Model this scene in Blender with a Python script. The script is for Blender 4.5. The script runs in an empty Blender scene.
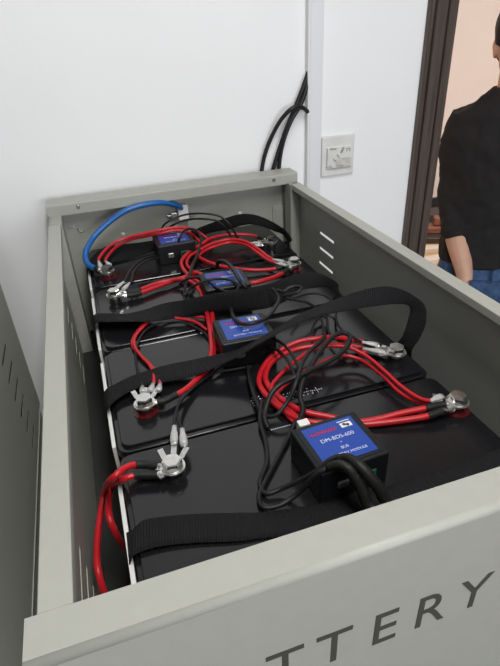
import bpy, bmesh, math, random
from mathutils import Vector, Matrix
random.seed(4)
S = bpy.context.scene
C = S.collection
T = 1.35            # height of the open cabinet's rim above the floor
LID = T - 0.107     # height of the battery lids
F = 511.43
# ---------------------------------------------------------------- camera pose
CR = Vector((0.9483, -0.3138, -0.0480)).normalized()
CW = Vector((0.2452, 0.8201, -0.5171)).normalized()
CU = CR.cross(CW).normalized()
CR = CW.cross(CU).normalized()
CP = Vector((0.0934, -0.2452, T + 0.3454))
def ray(px, py): return CW*F + CR*(px-250) - CU*(py-333)
def U(px, py, h):                       # sight line meets the height h above the lids
    d = ray(px, py); return CP + d*((LID+h-CP.z)/d.z)
def UX(px, py, x):
    d = ray(px, py); return CP + d*((x-CP.x)/d.x)
def UY(px, py, y):
    d = ray(px, py); return CP + d*((y-CP.y)/d.y)
def pt(q):
    if q[0] == 'w': return Vector((q[1], q[2], LID+q[3]))
    if q[0] == 'x': return UX(q[1], q[2], q[3])
    if q[0] == 'y': return UY(q[1], q[2], q[3])
    return U(*q)

# ---------------------------------------------------------------- materials
def mat(name, col, rough=.5, metal=0, spec=.5, noise=0, nscale=30, bump=0, bscale=200, coat=0, emit=None, trans=0):
    m = bpy.data.materials.new(name); m.use_nodes = True
    nt = m.node_tree; b = nt.nodes['Principled BSDF']
    b.inputs['Base Color'].default_value = (*col, 1)
    b.inputs['Roughness'].default_value = rough
    b.inputs['Metallic'].default_value = metal
    b.inputs['Specular IOR Level'].default_value = spec
    b.inputs['Coat Weight'].default_value = coat
    b.inputs['Transmission Weight'].default_value = trans
    tc = nt.nodes.new('ShaderNodeTexCoord')
    if noise:
        n = nt.nodes.new('ShaderNodeTexNoise'); n.inputs['Scale'].default_value = nscale; n.inputs['Detail'].default_value = 4
        nt.links.new(tc.outputs['Object'], n.inputs['Vector'])
        r = nt.nodes.new('ShaderNodeValToRGB')
        r.color_ramp.elements[0].position = .3; r.color_ramp.elements[1].position = .7
        r.color_ramp.elements[0].color = (*[c*(1-noise) for c in col], 1)
        r.color_ramp.elements[1].color = (*[min(1, c*(1+noise)) for c in col], 1)
        nt.links.new(n.outputs['Fac'], r.inputs['Fac']); nt.links.new(r.outputs['Color'], b.inputs['Base Color'])
    if bump:
        n = nt.nodes.new('ShaderNodeTexNoise'); n.inputs['Scale'].default_value = bscale
        nt.links.new(tc.outputs['Object'], n.inputs['Vector'])
        bp = nt.nodes.new('ShaderNodeBump'); bp.inputs['Strength'].default_value = bump; bp.inputs['Distance'].default_value = .002
        nt.links.new(n.outputs['Fac'], bp.inputs['Height']); nt.links.new(bp.outputs['Normal'], b.inputs['Normal'])
    if emit:
        b.inputs['Emission Color'].default_value = (*emit[0], 1); b.inputs['Emission Strength'].default_value = emit[1]
    return m
def webbing():
    m = mat('black_webbing', (.009, .009, .011), .8, spec=.3)
    nt = m.node_tree; b = nt.nodes['Principled BSDF']
    uv = nt.nodes.new('ShaderNodeTexCoord'); w = nt.nodes.new('ShaderNodeTexWave')
    w.wave_type = 'BANDS'; w.bands_direction = 'X'; w.inputs['Scale'].default_value = 100
    w2 = nt.nodes.new('ShaderNodeTexWave'); w2.bands_direction = 'Y'; w2.inputs['Scale'].default_value = 160
    nt.links.new(uv.outputs['UV'], w.inputs['Vector']); nt.links.new(uv.outputs['UV'], w2.inputs['Vector'])
    a = nt.nodes.new('ShaderNodeMath'); a.operation = 'MULTIPLY_ADD'; a.inputs[1].default_value = .4
    nt.links.new(w2.outputs['Fac'], a.inputs[0]); nt.links.new(w.outputs['Fac'], a.inputs[2])
    bp = nt.nodes.new('ShaderNodeBump'); bp.inputs['Strength'].default_value = .9; bp.inputs['Distance'].default_value = .0012
    nt.links.new(a.outputs[0], bp.inputs['Height']); nt.links.new(bp.outputs['Normal'], b.inputs['Normal'])
    return m
def wood(name, c1, c2, axis='Z', scale=18, rough=.45):
    m = mat(name, c1, rough); nt = m.node_tree; b = nt.nodes['Principled BSDF']
    tc = nt.nodes.new('ShaderNodeTexCoord'); mp = nt.nodes.new('ShaderNodeMapping')
    sc = {'X': (1, 22, 22), 'Y': (22, 1, 22), 'Z': (22, 22, 1)}[axis]
    mp.inputs['Scale'].default_value = sc
    n = nt.nodes.new('ShaderNodeTexNoise'); n.inputs['Scale'].default_value = scale/4; n.inputs['Detail'].default_value = 6
    r = nt.nodes.new('ShaderNodeValToRGB'); r.color_ramp.elements[0].position = .3; r.color_ramp.elements[1].position = .7
    r.color_ramp.elements[0].color = (*c1, 1); r.color_ramp.elements[1].color = (*c2, 1)
    nt.links.new(tc.outputs['Object'], mp.inputs['Vector']); nt.links.new(mp.outputs['Vector'], n.inputs['Vector'])
    nt.links.new(n.outputs['Fac'], r.inputs['Fac']); nt.links.new(r.outputs['Color'], b.inputs['Base Color'])
    return m
M = dict(
    wall=mat('white_wall_paint', (.87, .875, .885), .8, noise=.015, nscale=3, bump=.15, bscale=60),
    beige=mat('beige_wall_paint', (.78, .68, .61), .8, noise=.02, nscale=3),
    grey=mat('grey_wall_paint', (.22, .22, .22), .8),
    ceil=mat('ceiling_paint', (.5, .5, .5), .9),
    floor=mat('grey_floor_tile', (.12, .12, .115), .4, noise=.08, nscale=4),
    floor2=wood('orange_wood_floor', (.55, .30, .15), (.68, .42, .24), 'X'),
    paint=mat('grey_green_powder_coat', (.385, .39, .35), .42, spec=.35, noise=.02, nscale=60, bump=.12, bscale=900),
    ink=mat('dark_screen_print', (.055, .055, .045), .6),
    gap=mat('shade_darkened_steel', (.03, .03, .029), .7),  # trays: shade of the gap beside the batteries put into the colour
    lid=mat('glossy_black_abs', (.010, .010, .0115), .17, spec=.5, noise=.12, nscale=12, bump=.02, bscale=90),
    case=mat('black_abs_case', (.02, .02, .022), .4),
    strip=mat('white_edge_foam', (.75, .75, .73), .6),
    pred=mat('red_terminal_plastic', (.085, .008, .010), .25),
    pblk=mat('black_terminal_plastic', (.015, .015, .015), .3),
    metal=mat('zinc_plated_steel', (.72, .71, .68), .20, metal=1, noise=.1, nscale=200),
    tin=mat('tinned_copper', (.74, .74, .72), .35, metal=1, noise=.12, nscale=150),
    clear=mat('clear_crimp_sleeve', (.46, .46, .45), .25, spec=.6),
    red=mat('red_silicone_insulation', (.50, .010, .018), .38, noise=.06, nscale=40),
    blue=mat('blue_pvc_insulation', (.016, .13, .42), .35),
    black=mat('black_pvc_insulation', (.010, .010, .011), .45, spec=.35),
    sleeve=mat('black_heat_shrink', (.013, .013, .012), .5, spec=.3, bump=.3, bscale=300),
    web=webbing(),
    house=mat('black_module_plastic', (.008, .009, .011), .42, spec=.35, bump=.1, bscale=800),
    sticker=mat('blue_label', (.012, .055, .33), .35),
    swhite=mat('white_label_print', (.62, .66, .78), .4),
    sred=mat('red_label_print', (.55, .02, .05), .4),
    green=mat('green_terminal_block', (.02, .16, .07), .4),
    white=mat('white_plastic', (.78, .78, .76), .4),
    trunk=mat('white_trunking_plastic', (.74, .745, .77), .5),
    plate=mat('dusty_white_plate', (.68, .68, .66), .5, noise=.06, nscale=25),
    chip=mat('peeled_film', (.36, .35, .33), .6, noise=.3, nscale=45),
    film=mat('dirty_film', (.55, .54, .51), .5, noise=.2, nscale=60),
    smudge=mat('grey_dirt', (.2, .2, .19), .8),
    dwood=wood('dark_brown_wood', (.050, .035, .029), (.10, .073, .061), 'Z'),
    base=mat('black_skirting', (.02, .018, .018), .6),
    plank=wood('pale_plank', (.62, .52, .42), (.78, .70, .62), 'X'),
    rplank=wood('red_brown_plank', (.18, .06, .035), (.30, .11, .06), 'X'),
    dplank=wood('dark_plank', (.03, .022, .02), (.07, .05, .045), 'X'),
    skin=mat('skin', (.68, .40, .29), .5, noise=.05, nscale=30),
    hair=mat('black_hair', (.010, .009, .009), .55, bump=.6, bscale=150),
    knit=mat('black_sweater_knit', (.014, .013, .014), .9, bump=.5, bscale=350),
    denim=mat('blue_denim', (.045, .10, .22), .85, noise=.35, nscale=40, bump=.4, bscale=500),
    shoe=mat('dark_shoe', (.03, .03, .03), .5),
    eye=mat('eye_white', (.7, .7, .7), .3),
    glass=mat('window_glass', (.9, .95, 1), .02, trans=1),
    frame=mat('window_frame_white', (.75, .75, .75), .4),
    lamp=mat('lamp_diffuser', (.9, .9, .9), .5, emit=((1, .98, .95), 3)),
)
# ---------------------------------------------------------------- mesh helpers
def obj(name, bm, m, parent=None, smooth=False, auto=None):
    me = bpy.data.meshes.new(name)
    bmesh.ops.recalc_face_normals(bm, faces=bm.faces)
    bm.to_mesh(me); bm.free()
    for x in (m if isinstance(m, (list, tuple)) else [m]): me.materials.append(x)
    if smooth:
        for p in me.polygons: p.use_smooth = True
    o = bpy.data.objects.new(name, me); C.objects.link(o)
    if parent:
        o.parent = parent; o.matrix_parent_inverse = parent.matrix_basis.inverted()
    return o
def tag(o, label, cat, group=None, kind=None):
    o['label'] = label; o['category'] = cat
    if group: o['group'] = group
    if kind: o['kind'] = kind
    return o
def thing(name, label, cat, loc=(0, 0, 0), group=None, kind=None):
    o = bpy.data.objects.new(name, None); C.objects.link(o); o.location = loc; o.empty_display_size = .02
    return tag(o, label, cat, group, kind)
def struct(o): o['kind'] = 'structure'; return o
def box(bm, x0, x1, y0, y1, z0, z1, bev=0, seg=2, mtx=None):
    r = bmesh.ops.create_cube(bm, size=1)
    vs = r['verts']
    bmesh.ops.transform(bm, matrix=Matrix.Translation(((x0+x1)/2, (y0+y1)/2, (z0+z1)/2)) @ Matrix.Diagonal((x1-x0, y1-y0, z1-z0, 1)), verts=vs)
    if bev:
        es = list({e for v in vs for e in v.link_edges})
        g = bmesh.ops.bevel(bm, geom=es, offset=bev, segments=seg, profile=.5, affect='EDGES')
        vs = list({v for f in g['faces'] for v in f.verts} | {v for v in vs if v.is_valid})
    if mtx is not None: bmesh.ops.transform(bm, matrix=mtx, verts=vs)
    return vs
def B(*a, **k):
    bm = bmesh.new(); box(bm, *a, **k); return bm
def cyl(bm, c, r, h, axis=Vector((0, 0, 1)), seg=24, r2=None, bev=0):
    a = Vector(axis).normalized(); q = a.to_track_quat('Z', 'Y').to_matrix().to_4x4()
    res = bmesh.ops.create_cone(bm, cap_ends=True, segments=seg, radius1=r, radius2=r if r2 is None else r2, depth=h)
    bmesh.ops.transform(bm, matrix=Matrix.Translation(Vector(c)) @ q, verts=res['verts'])
    return res['verts']
def ell(bm, c, s, rot=None, seg=20):
    res = bmesh.ops.create_uvsphere(bm, u_segments=seg, v_segments=seg//2+2, radius=1)
    mm = Matrix.Translation(Vector(c)) @ (rot.to_4x4() if rot is not None else Matrix()) @ Matrix.Diagonal((*s, 1))
    bmesh.ops.transform(bm, matrix=mm, verts=res['verts'])
def spline(P, n=8):
    P = [Vector(p) for p in P]
    if len(P) < 3: return P
    out = []
    Q = [2*P[0]-P[1]] + P + [2*P[-1]-P[-2]]
    for i in range(1, len(Q)-2):
        p0, p1, p2, p3 = Q[i-1:i+3]
        # centripetal Catmull-Rom
        def tj(t, a, b): return t + max((b-a).length, 1e-6)**.5
        t0 = 0; t1 = tj(t0, p0, p1); t2 = tj(t1, p1, p2); t3 = tj(t2, p2, p3)
        for k in range(n):
            t = t1 + (t2-t1)*k/n
            A1 = (t1-t)/(t1-t0)*p0+(t-t0)/(t1-t0)*p1; A2 = (t2-t)/(t2-t1)*p1+(t-t1)/(t2-t1)*p2; A3 = (t3-t)/(t3-t2)*p2+(t-t2)/(t3-t2)*p3
            B1 = (t2-t)/(t2-t0)*A1+(t-t0)/(t2-t0)*A2; B2 = (t3-t)/(t3-t1)*A2+(t-t1)/(t3-t1)*A3
            out.append((t2-t)/(t2-t1)*B1+(t-t1)/(t2-t1)*B2)
    out.append(P[-1]); return out
def tube(bm, P, r, seg=10, n=8, sm=True, flat=1.0):
    """P points; r a radius or a list of radii (one per point)"""
    if sm:
        rr = r if isinstance(r, (list, tuple)) else [r]*len(P)
        pts = spline(P, n)
        R = []
        for i in range(len(pts)):
            f = i/max(1, len(pts)-1)*(len(P)-1); k = min(int(f), len(P)-2); R.append(rr[k]+(rr[k+1]-rr[k])*(f-k))
    else:
        pts = [Vector(p) for p in P]; R = r if isinstance(r, (list, tuple)) else [r]*len(P)
    t0 = (pts[1]-pts[0]).normalized()
    nrm = t0.orthogonal().normalized() if abs(t0.z) > .9 else t0.cross(Vector((0, 0, 1))).normalized()
    rings = []
    for i, p in enumerate(pts):
        t = (pts[min(i+1, len(pts)-1)]-pts[max(i-1, 0)]).normalized()
        nrm = (nrm - t*nrm.dot(t)).normalized(); bn = t.cross(nrm)
        rings.append([bm.verts.new(p + (nrm*math.cos(a) + bn*math.sin(a)*flat)*R[i]) for a in [2*math.pi*k/seg for k in range(seg)]])
    for a, b in zip(rings, rings[1:]):
        for k in range(seg): bm.faces.new((a[k], a[(k+1) % seg], b[(k+1) % seg], b[k]))
    bm.faces.new(rings[0][::-1]); bm.faces.new(rings[-1])
def TB(*a, **k):
    bm = bmesh.new(); tube(bm, *a, **k); return bm
def loft(bm, secs, seg=20, n=4):
    """secs: (centre, half-x, half-y, [axis-x, axis-y]) ; smooth closed loft"""
    cs = spline([s[0] for s in secs], n); rings = []
    for i, c in enumerate(cs):
        f = i/max(1, len(cs)-1)*(len(secs)-1); k = min(int(f), len(secs)-2); u = f-k; u = u*u*(3-2*u)
        a, b = secs[k], secs[k+1]
        rx = a[1]+(b[1]-a[1])*u; ry = a[2]+(b[2]-a[2])*u
        ax = Vector(a[3]) if len(a) > 3 else Vector((1, 0, 0)); ay = Vector(a[4]) if len(a) > 4 else Vector((0, 1, 0))
        rings.append([bm.verts.new(c+ax*rx*math.cos(t)+ay*ry*math.sin(t)) for t in [2*math.pi*q/seg for q in range(seg)]])
    for a, b in zip(rings, rings[1:]):
        for k in range(seg): bm.faces.new((a[k], a[(k+1) % seg], b[(k+1) % seg], b[k]))
    bm.faces.new(rings[0][::-1]); bm.faces.new(rings[-1])
def text_bm(body, size, mtx, extrude=.0004, xs=1.0, spacing=1.0, off=0):
    cu = bpy.data.curves.new('t', 'FONT'); cu.body = body; cu.size = size; cu.extrude = extrude; cu.space_character = spacing
    cu.align_x = 'CENTER'; cu.align_y = 'CENTER'; cu.offset = off
    o = bpy.data.objects.new('t', cu); C.objects.link(o)
    dg = bpy.context.evaluated_depsgraph_get(); me = bpy.data.meshes.new_from_object(o.evaluated_get(dg))
    bm = bmesh.new(); bm.from_mesh(me); bpy.data.objects.remove(o); bpy.data.meshes.remove(me); bpy.data.curves.remove(cu)
    bmesh.ops.transform(bm, matrix=mtx @ Matrix.Diagonal((xs, 1, 1, 1)), verts=bm.verts)
    return bm
def merge(bms):
    out = bmesh.new()
    for b in bms:
        me = bpy.data.meshes.new('x'); b.to_mesh(me); b.free(); out.from_mesh(me); bpy.data.meshes.remove(me)
    return out

# ================================================================ THE ROOM
WY = 1.045                                   # face of the white wall
def wallbox(name, *a, m='wall'): return struct(obj(name, B(*a), M[m]))
DX0, DX1, DH = 1.061, 1.98, 2.62              # doorway opening
CZ = 2.9
bm = bmesh.new()
box(bm, -2.4, DX0-.03, WY, WY+.12, 0, CZ); box(bm, DX1, 3.2, WY, WY+.12, 0, CZ); box(bm, DX0-.03, DX1, WY, WY+.12, DH, CZ)
struct(obj('wall_back', bm, M['wall']))
wallbox('floor', -2.4, 3.2, -3.4, WY+.06, -.08, 0, m='floor')
wallbox('ceiling', -2.4, 7.0, -3.4, 4.7, CZ, CZ+.08, m='ceil')
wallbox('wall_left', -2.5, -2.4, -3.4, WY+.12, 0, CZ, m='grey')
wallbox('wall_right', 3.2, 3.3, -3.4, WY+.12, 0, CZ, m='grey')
bm = bmesh.new()
WX0, WX1, WZ0, WZ1 = -.2, 2.3, 1.0, 2.6
box(bm, -2.5, WX0, -3.5, -3.4, 0, CZ); box(bm, WX1, 3.3, -3.5, -3.4, 0, CZ); box(bm, WX0, WX1, -3.5, -3.4, 0, WZ0); box(bm, WX0, WX1, -3.5, -3.4, WZ1, CZ)
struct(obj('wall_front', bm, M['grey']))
bm = bmesh.new()
for x in (WX0, (WX0+WX1)/2-.025, WX1-.05): box(bm, x, x+.05, -3.47, -3.42, WZ0, WZ1)
for z in (WZ0, WZ1-.05): box(bm, WX0, WX1, -3.47, -3.42, z, z+.05)
w = struct(obj('window_1', bm, M['frame']))
obj('pane', B(WX0+.04, WX1-.04, -3.448, -3.443, WZ0+.04, WZ1-.04), M['glass'], w)
# door casing: dark moulding with stepped profile
bm = bmesh.new()
def casing(bm, x0, x1, z0, z1, s=1):
    W_ = x1-x0
    for a, b, d in ((0, .16, .018), (.16, .30, .028), (.30, .62, .022), (.62, .74, .030), (.74, 1, .024)):
        a_, b_ = (a, b) if s > 0 else (1-b, 1-a)
        box(bm, x0+W_*a_, x0+W_*b_, WY-d, WY+.001, z0, z1, bev=.002, seg=1)
casing(bm, DX0-.076, DX0, 0, DH+.08)
casing(bm, DX1, DX1+.082, 0, DH+.08, -1)
for a, d in ((0, .024), (.02, .030), (.032, .022), (.058, .028), (.068, .018)):
    box(bm, DX0, DX1, WY-d, WY+.001, DH+a, DH+a+.02)
box(bm, DX0-.03, DX0, WY, WY+.125, 0, DH); box(bm, DX1, DX1+.03, WY+.001, WY+.125, 0, DH); box(bm, DX0, DX1, WY, WY+.125, DH-.02, DH)
struct(obj('trim_1', bm, M['dwood']))
# next room
wallbox('wall_far', 1.0, 7.0, 4.0, 4.1, 0, CZ, m='beige')
wallbox('wall_side', 6.9, 7.0, WY+.12, 4.0, 0, CZ, m='beige')
bm = bmesh.new(); box(bm, .9, 1.0, WY+.12, 4.1, 0, CZ); struct(obj('wall_inner', bm, M['beige']))
bm = bmesh.new(); box(bm, .9, 7.0, WY+.06, 4.1, -.08, 0); o = struct(obj('floor_far', bm, M['floor2']))
struct(obj('baseboard_far', B(1.0, 6.9, 3.98, 4.0, 0, .13), M['base']))

# trunking on the wall
ZB = T+.40
bm = bmesh.new()
box(bm, .657, .697, WY-.018, WY, 0, CZ, bev=.002); box(bm, .662, .692, WY-.0195, WY-.017, 0, CZ, bev=.001)
tag(obj('cable_trunking', bm, M['trunk']), 'white vertical plastic cable trunking running up the white wall', 'trunking')
# outlet plate
t = thing('wall_outlet', 'square white socket plate with peeling film on the wall beside the trunking', 'outlet', (.752, WY, T+.03))
obj('plate', B(.704, .80, WY-.008, WY, T-.022, T+.082, bev=.003), M['plate'], t)
obj('insert', B(.716, .792, WY-.011, WY-.006, T-.002, T+.055, bev=.002), M['plate'], t)
bm = bmesh.new()
for (a, b, c, d, an) in ((.735, .05, .018, .004, .05), (.762, .044, .006, .016, .5), (.750, .030, .012, .004, .9), (.740, .020, .012, .004, .7), (.779, .047, .009, .003, 0), (.775, .0435, .0028, .009, 0), (.784, .0435, .0028, .009, 0), (.728, .006, .010, .0025, .3), (.724, .003, .02, .002, .2), (.76, .004, .014, .0025, .15), (.718, .028, .0015, .05, 0), (.755, -.001, .07, .0014, 0)):
    box(bm, -c/2, c/2, -.001, .0005, -d/2, d/2, mtx=Matrix.Translation((a, WY-.0114, T+b)) @ Matrix.Rotation(an, 4, 'Y'))
obj('worn_film', bm, M['chip'], t)
bm = bmesh.new()
box(bm, .744, .790, WY-.0118, WY-.0105, T+.001, T+.024, bev=.001)
obj('film', bm, M['film'], t)
# three black cables hanging from the trunking
for q, lab in (([('y', 309.5, 68, 1.036), ('y', 302.5, 89, 1.033), ('y', 293, 112, 1.033), ('y', 284, 135, 1.033), ('y', 277, 156, 1.033), ('y', 272.5, 172, 1.033), ('y', 268, 200, 1.03)], 'straight black cable left of its twin below the trunking opening'),
               ([('y', 309.8, 76, 1.037), ('y', 301, 104, 1.025), ('y', 291, 121, 1.022), ('y', 283.5, 141, 1.024), ('y', 280, 158, 1.028), ('y', 279, 170, 1.03), ('y', 278, 200, 1.03)], 'straight black cable nearest the trunking running into the cabinet back'),
               ([('y', 309.5, 114, 1.037), ('y', 306.5, 110.5, 1.028), ('y', 302, 107.5, 1.018), ('y', 293, 108, 1.012), ('y', 282, 118.5, 1.02), ('y', 271, 138, 1.03), ('y', 264.5, 156, 1.033), ('y', 261.5, 172, 1.033), ('y', 258, 200, 1.03)], 'black cable curving out in a wide arc, leftmost on the wall')):
    tag(obj('wall_cable', TB([pt(a) for a in q], .0052, seg=10), M['black'], smooth=True), lab, 'cable', 'black cables on the wall')

# ================================================================ OPEN BATTERY CABINET
CWD, CLEN, PT = .60, 1.005, .0016
LEDGE = .0247
def slotted(bm, x0, x1, y0, y1, z0, z1, groups, sl=.0068):
    """sheet in the yz plane with stacked louvre slots; groups: (ya, yb, [z centres])"""
    ys = y0
    for ya, yb, zs in groups:
        box(bm, x0, x1, ys, ya, z0, z1)
        z = z0
        for c in sorted(zs):
            box(bm, x0, x1, ya, yb, z, c-sl/2)
            for e, sg in ((ya, 1), (yb, -1)):       # rounded slot ends
                box(bm, x0, x1, min(e, e+sg*.0012), max(e, e+sg*.0012), c-sl/2, c-sl/2+.0013); box(bm, x0, x1, min(e, e+sg*.0012), max(e, e+sg*.0012), c+sl/2-.0013, c+sl/2)
            z = c+sl/2
        box(bm, x0, x1, ya, yb, z, z1); ys = yb
    box(bm, x0, x1, ys, y1, z0, z1)
cab = thing('battery_cabinet', 'open-topped grey-green steel battery cabinet with BATTERY on its front panel', 'cabinet', (.3, .5, 0))
TZ = T-.345
zs = [T-.088-.0375*k for k in range(7)]
G = [(.10, .185, zs), (.742, .817, zs)]
lp = bmesh.new(); slotted(lp, 0, PT, 0, .99, TZ, T-.002, G)
box(lp, 0, LEDGE, 0, .885, T-.0016, T, bev=.0007, seg=1)
box(lp, LEDGE-.0016, LEDGE, 0, .885, T-.012, T-.0008)
LP = obj('side_panel', lp, M['paint'], cab)
rp = bmesh.new(); slotted(rp, CWD-PT, CWD, 0, .99, TZ, T-.002, G)
box(rp, CWD-LEDGE, CWD, 0, .943, T-.0016, T, bev=.0007, seg=1)
box(rp, CWD-LEDGE, CWD-LEDGE+.0016, 0, .943, T-.012, T-.0008)
RP = obj('side_panel', rp, M['paint'], cab)
# corner posts
obj('corner_post', B(.0017, .0262, .90, .972, TZ, T-.004, bev=.001, seg=1), M['paint'], cab)
bm = bmesh.new(); box(bm, CWD-.027, CWD-.0017, .938, .9395, TZ, T-.0017); box(bm, CWD-.027, CWD-.0255, .938, .975, TZ, T-.0017)
obj('corner_post', bm, M['paint'], cab)
# back panel with hemmed top
bp = bmesh.new(); box(bp, .0, CWD, CLEN, CLEN+.0016, TZ, T+.020)
BP = obj('back_panel', bp, M['paint'], cab)
bm = bmesh.new()
pr = [(CLEN+.0016, .0)]
ysf, zb0, zb1 = .962, -.005, .021
r_ = .004
prof = [(ysf, zb0), (ysf, zb1-r_)] + [(ysf+r_-r_*math.cos(a), zb1-r_+r_*math.sin(a)) for a in (.4, .8, 1.2, 1.571)] + [(CLEN+.012, zb1)]
prof2 = [(y+.0016 if i < 2 else y+.001, z-.0016 if i > 1 else z) for i, (y, z) in enumerate(prof)]
for a, b in zip(range(len(prof)-1), range(1, len(prof))):
    v = []
    for x in (-.002, CWD+.002):
        for (y, z) in (prof[a], prof[b], prof2[b], prof2[a]): v.append(bm.verts.new((x, y, T+z)))
    for f in ((0, 1, 5, 4), (3, 7, 6, 2)): bm.faces.new([v[i] for i in f])
    if a == 0: bm.faces.new([v[i] for i in (0, 4, 7, 3)])
# end caps of the hem
for x in (-.002, CWD+.002):
    bm.faces.new([bm.verts.new((x, y, T+z)) for y, z in prof[:-1]] + [bm.verts.new((x, CLEN+.012, T+zb1)), bm.verts.new((x, CLEN+.012, T+zb0+.012)), bm.verts.new((x, ysf+.015, T+zb0+.012))])
box(bm, -.002, CWD+.002, CLEN+.0105, CLEN+.012, T-.0, T+zb1)
HEM = obj('top_flange', bm, M['paint'], cab)
for x in (.066, .538):
    bm = bmesh.new(); cyl(bm, (x, ysf-.0012, T+.011), .0042, .0028, (0, 1, 0), seg=16); cyl(bm, (x, ysf-.003, T+.011), .0024, .0015, (0, 1, 0), seg=6)
    obj('screw', bm, M['metal'], HEM)
# little fittings seen on the back panel
bm = bmesh.new(); ell(bm, UY(123, 234, CLEN-.001), (.005, .002, .005)); obj('rivet', bm, M['white'], BP, smooth=True)
bm = bmesh.new(); ell(bm, UY(240, 213, CLEN-.001), (.005, .002, .004)); obj('rivet', bm, M['white'], BP, smooth=True)
obj('wire_clip', TB([UY(a, b, CLEN-.003) for a, b in ((68, 228.5), (71, 227.5), (75, 226.8), (77.5, 228.5), (79, 231), (82, 231.5), (84, 230))], .0011, seg=6), M['tin'], BP, smooth=True)
bm = bmesh.new(); p0 = UY(272.5, 206, CLEN-.003)
box(bm, p0.x, p0.x+.033, CLEN-.0035, CLEN-.0002, p0.z-.14, p0.z, bev=.003, seg=2)
box(bm, p0.x+.006, p0.x+.027, CLEN-.0048, CLEN-.003, p0.z-.135, p0.z-.006, bev=.001, seg=1)
obj('hinge_plate', bm, M['paint'], BP)
# front panel : folded rim and face
FY = -.036
bm = bmesh.new(); R_ = .006
prof = [(0, -.016), (0, 0)] + [(FY+R_-R_*math.sin(a), -R_+R_*math.cos(a)) for a in (0, .3, .6, .9, 1.2, 1.571)] + [(FY, -.345)]
rings = []
for x in (-.008, CWD+.003): rings.append([bm.verts.new((x, y, T+z)) for y, z in prof])
for i in range(len(prof)-1): bm.faces.new((rings[0][i], rings[0][i+1], rings[1][i+1], rings[1][i]))
FP = obj('front_panel', bm, M['paint'], cab)
sm = FP.modifiers.new('s', 'SOLIDIFY'); sm.thickness = .0014; sm.offset = -1
for x in (-.008, CWD+.0016): obj('end_fold', B(x, x+.0014, FY+.002, 0, TZ, T-.004), M['paint'], FP)
for p in FP.data.polygons: p.use_smooth = (abs(p.normal.y) > .05 and abs(p.normal.z) > .05)
Lm = []
base_z = T-.119
xs_ = dict(B=.083, A=.125, T1=.1705, T2=.2155, E=.2645, R=.3115, Y=.3585)
for k, ch in (('B', 'B'), ('A', 'A'), ('T1', 'T'), ('T2', 'T'), ('E', 'E'), ('R', 'R'), ('Y', 'Y')):
    Lm.append(text_bm(ch, .0685, Matrix.Translation((xs_[k], FY-.0003, base_z)) @ Matrix.Rotation(math.pi/2, 4, 'X'), extrude=.0002, xs=.86, off=.0))
obj('lettering', merge(Lm), M['ink'], FP)
# tray and stacked lower tiers
obj('tray', B(.002, CWD-.002, .001, CLEN, T-.335, T-.332), M['gap'], cab)
bm = bmesh.new()
for k in range(3):
    z1 = TZ-.002-k*.335; z0 = max(.04, z1-.33)
    box(bm, .001, CWD-.001, FY+.004, CLEN, z0, z1, bev=.002, seg=1)
for x in (.03, CWD-.07):
    for y in (.0, CLEN-.06): box(bm, x, x+.04, y, y+.04, 0, .04)
obj('lower_tier', bm, M['paint'], cab)

# neighbouring cabinet
NX = -.10
nb = thing('battery_cabinet', 'dark shaded steel cabinet with a row of louvre slots at the left edge', 'cabinet', (NX-.3, .35, 0))
NY1 = .748
bm = bmesh.new()
nz = [T-.085-.0375*k for k in range(7)]
slotted(bm, NX-.0004, NX, -.30, NY1, TZ, T-.002, [(-.2, -.12, nz), (NY1-.190, NY1-.118, nz)])
box(bm, NX-LEDGE, NX, -.30, NY1, T-.0016, T)
obj('side_panel', bm, M['paint'], nb)
obj('edge_trim', B(NX-.001, NX+.0016, -.30, NY1-.02, TZ-.002, TZ, bev=.0003, seg=1), M['paint'], nb)
bm = bmesh.new(); box(bm, NX-.6, NX, NY1-.002, NY1, TZ, T); obj('back_panel', bm, M['paint'], nb)
bm = bmesh.new(); box(bm, NX-.6, NX, -.336, -.30, TZ, T, bev=.003); obj('front_panel', bm, M['paint'], nb)
bm = bmesh.new(); box(bm, NX-.6, NX-.5984, -.30, NY1, TZ, T); box(bm, NX-.6, NX-.575, -.3, NY1, T-.0016, T); obj('side_panel', bm, M['paint'], nb)
bm = bmesh.new()
for k in range(3):
    z1 = TZ-.006-k*.335; z0 = max(.04, z1-.325); box(bm, NX-.6, NX-.004, -.33, NY1, z0, z1, bev=.002, seg=1)
box(bm, NX-.55, NX-.05, -.28, NY1-.04, 0, .04)
obj('lower_tier', bm, M['paint'], nb)
obj('top_cover', B(NX-.598, NX-LEDGE, -.3, NY1-.002, T-.004, T-.0018), M['paint'], nb)  # added unseen cover, keeps light out so the slots show dark
obj('tray', B(NX-.598, NX-.003, -.3, NY1-.002, TZ+.01, TZ+.013), M['gap'], nb)

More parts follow.
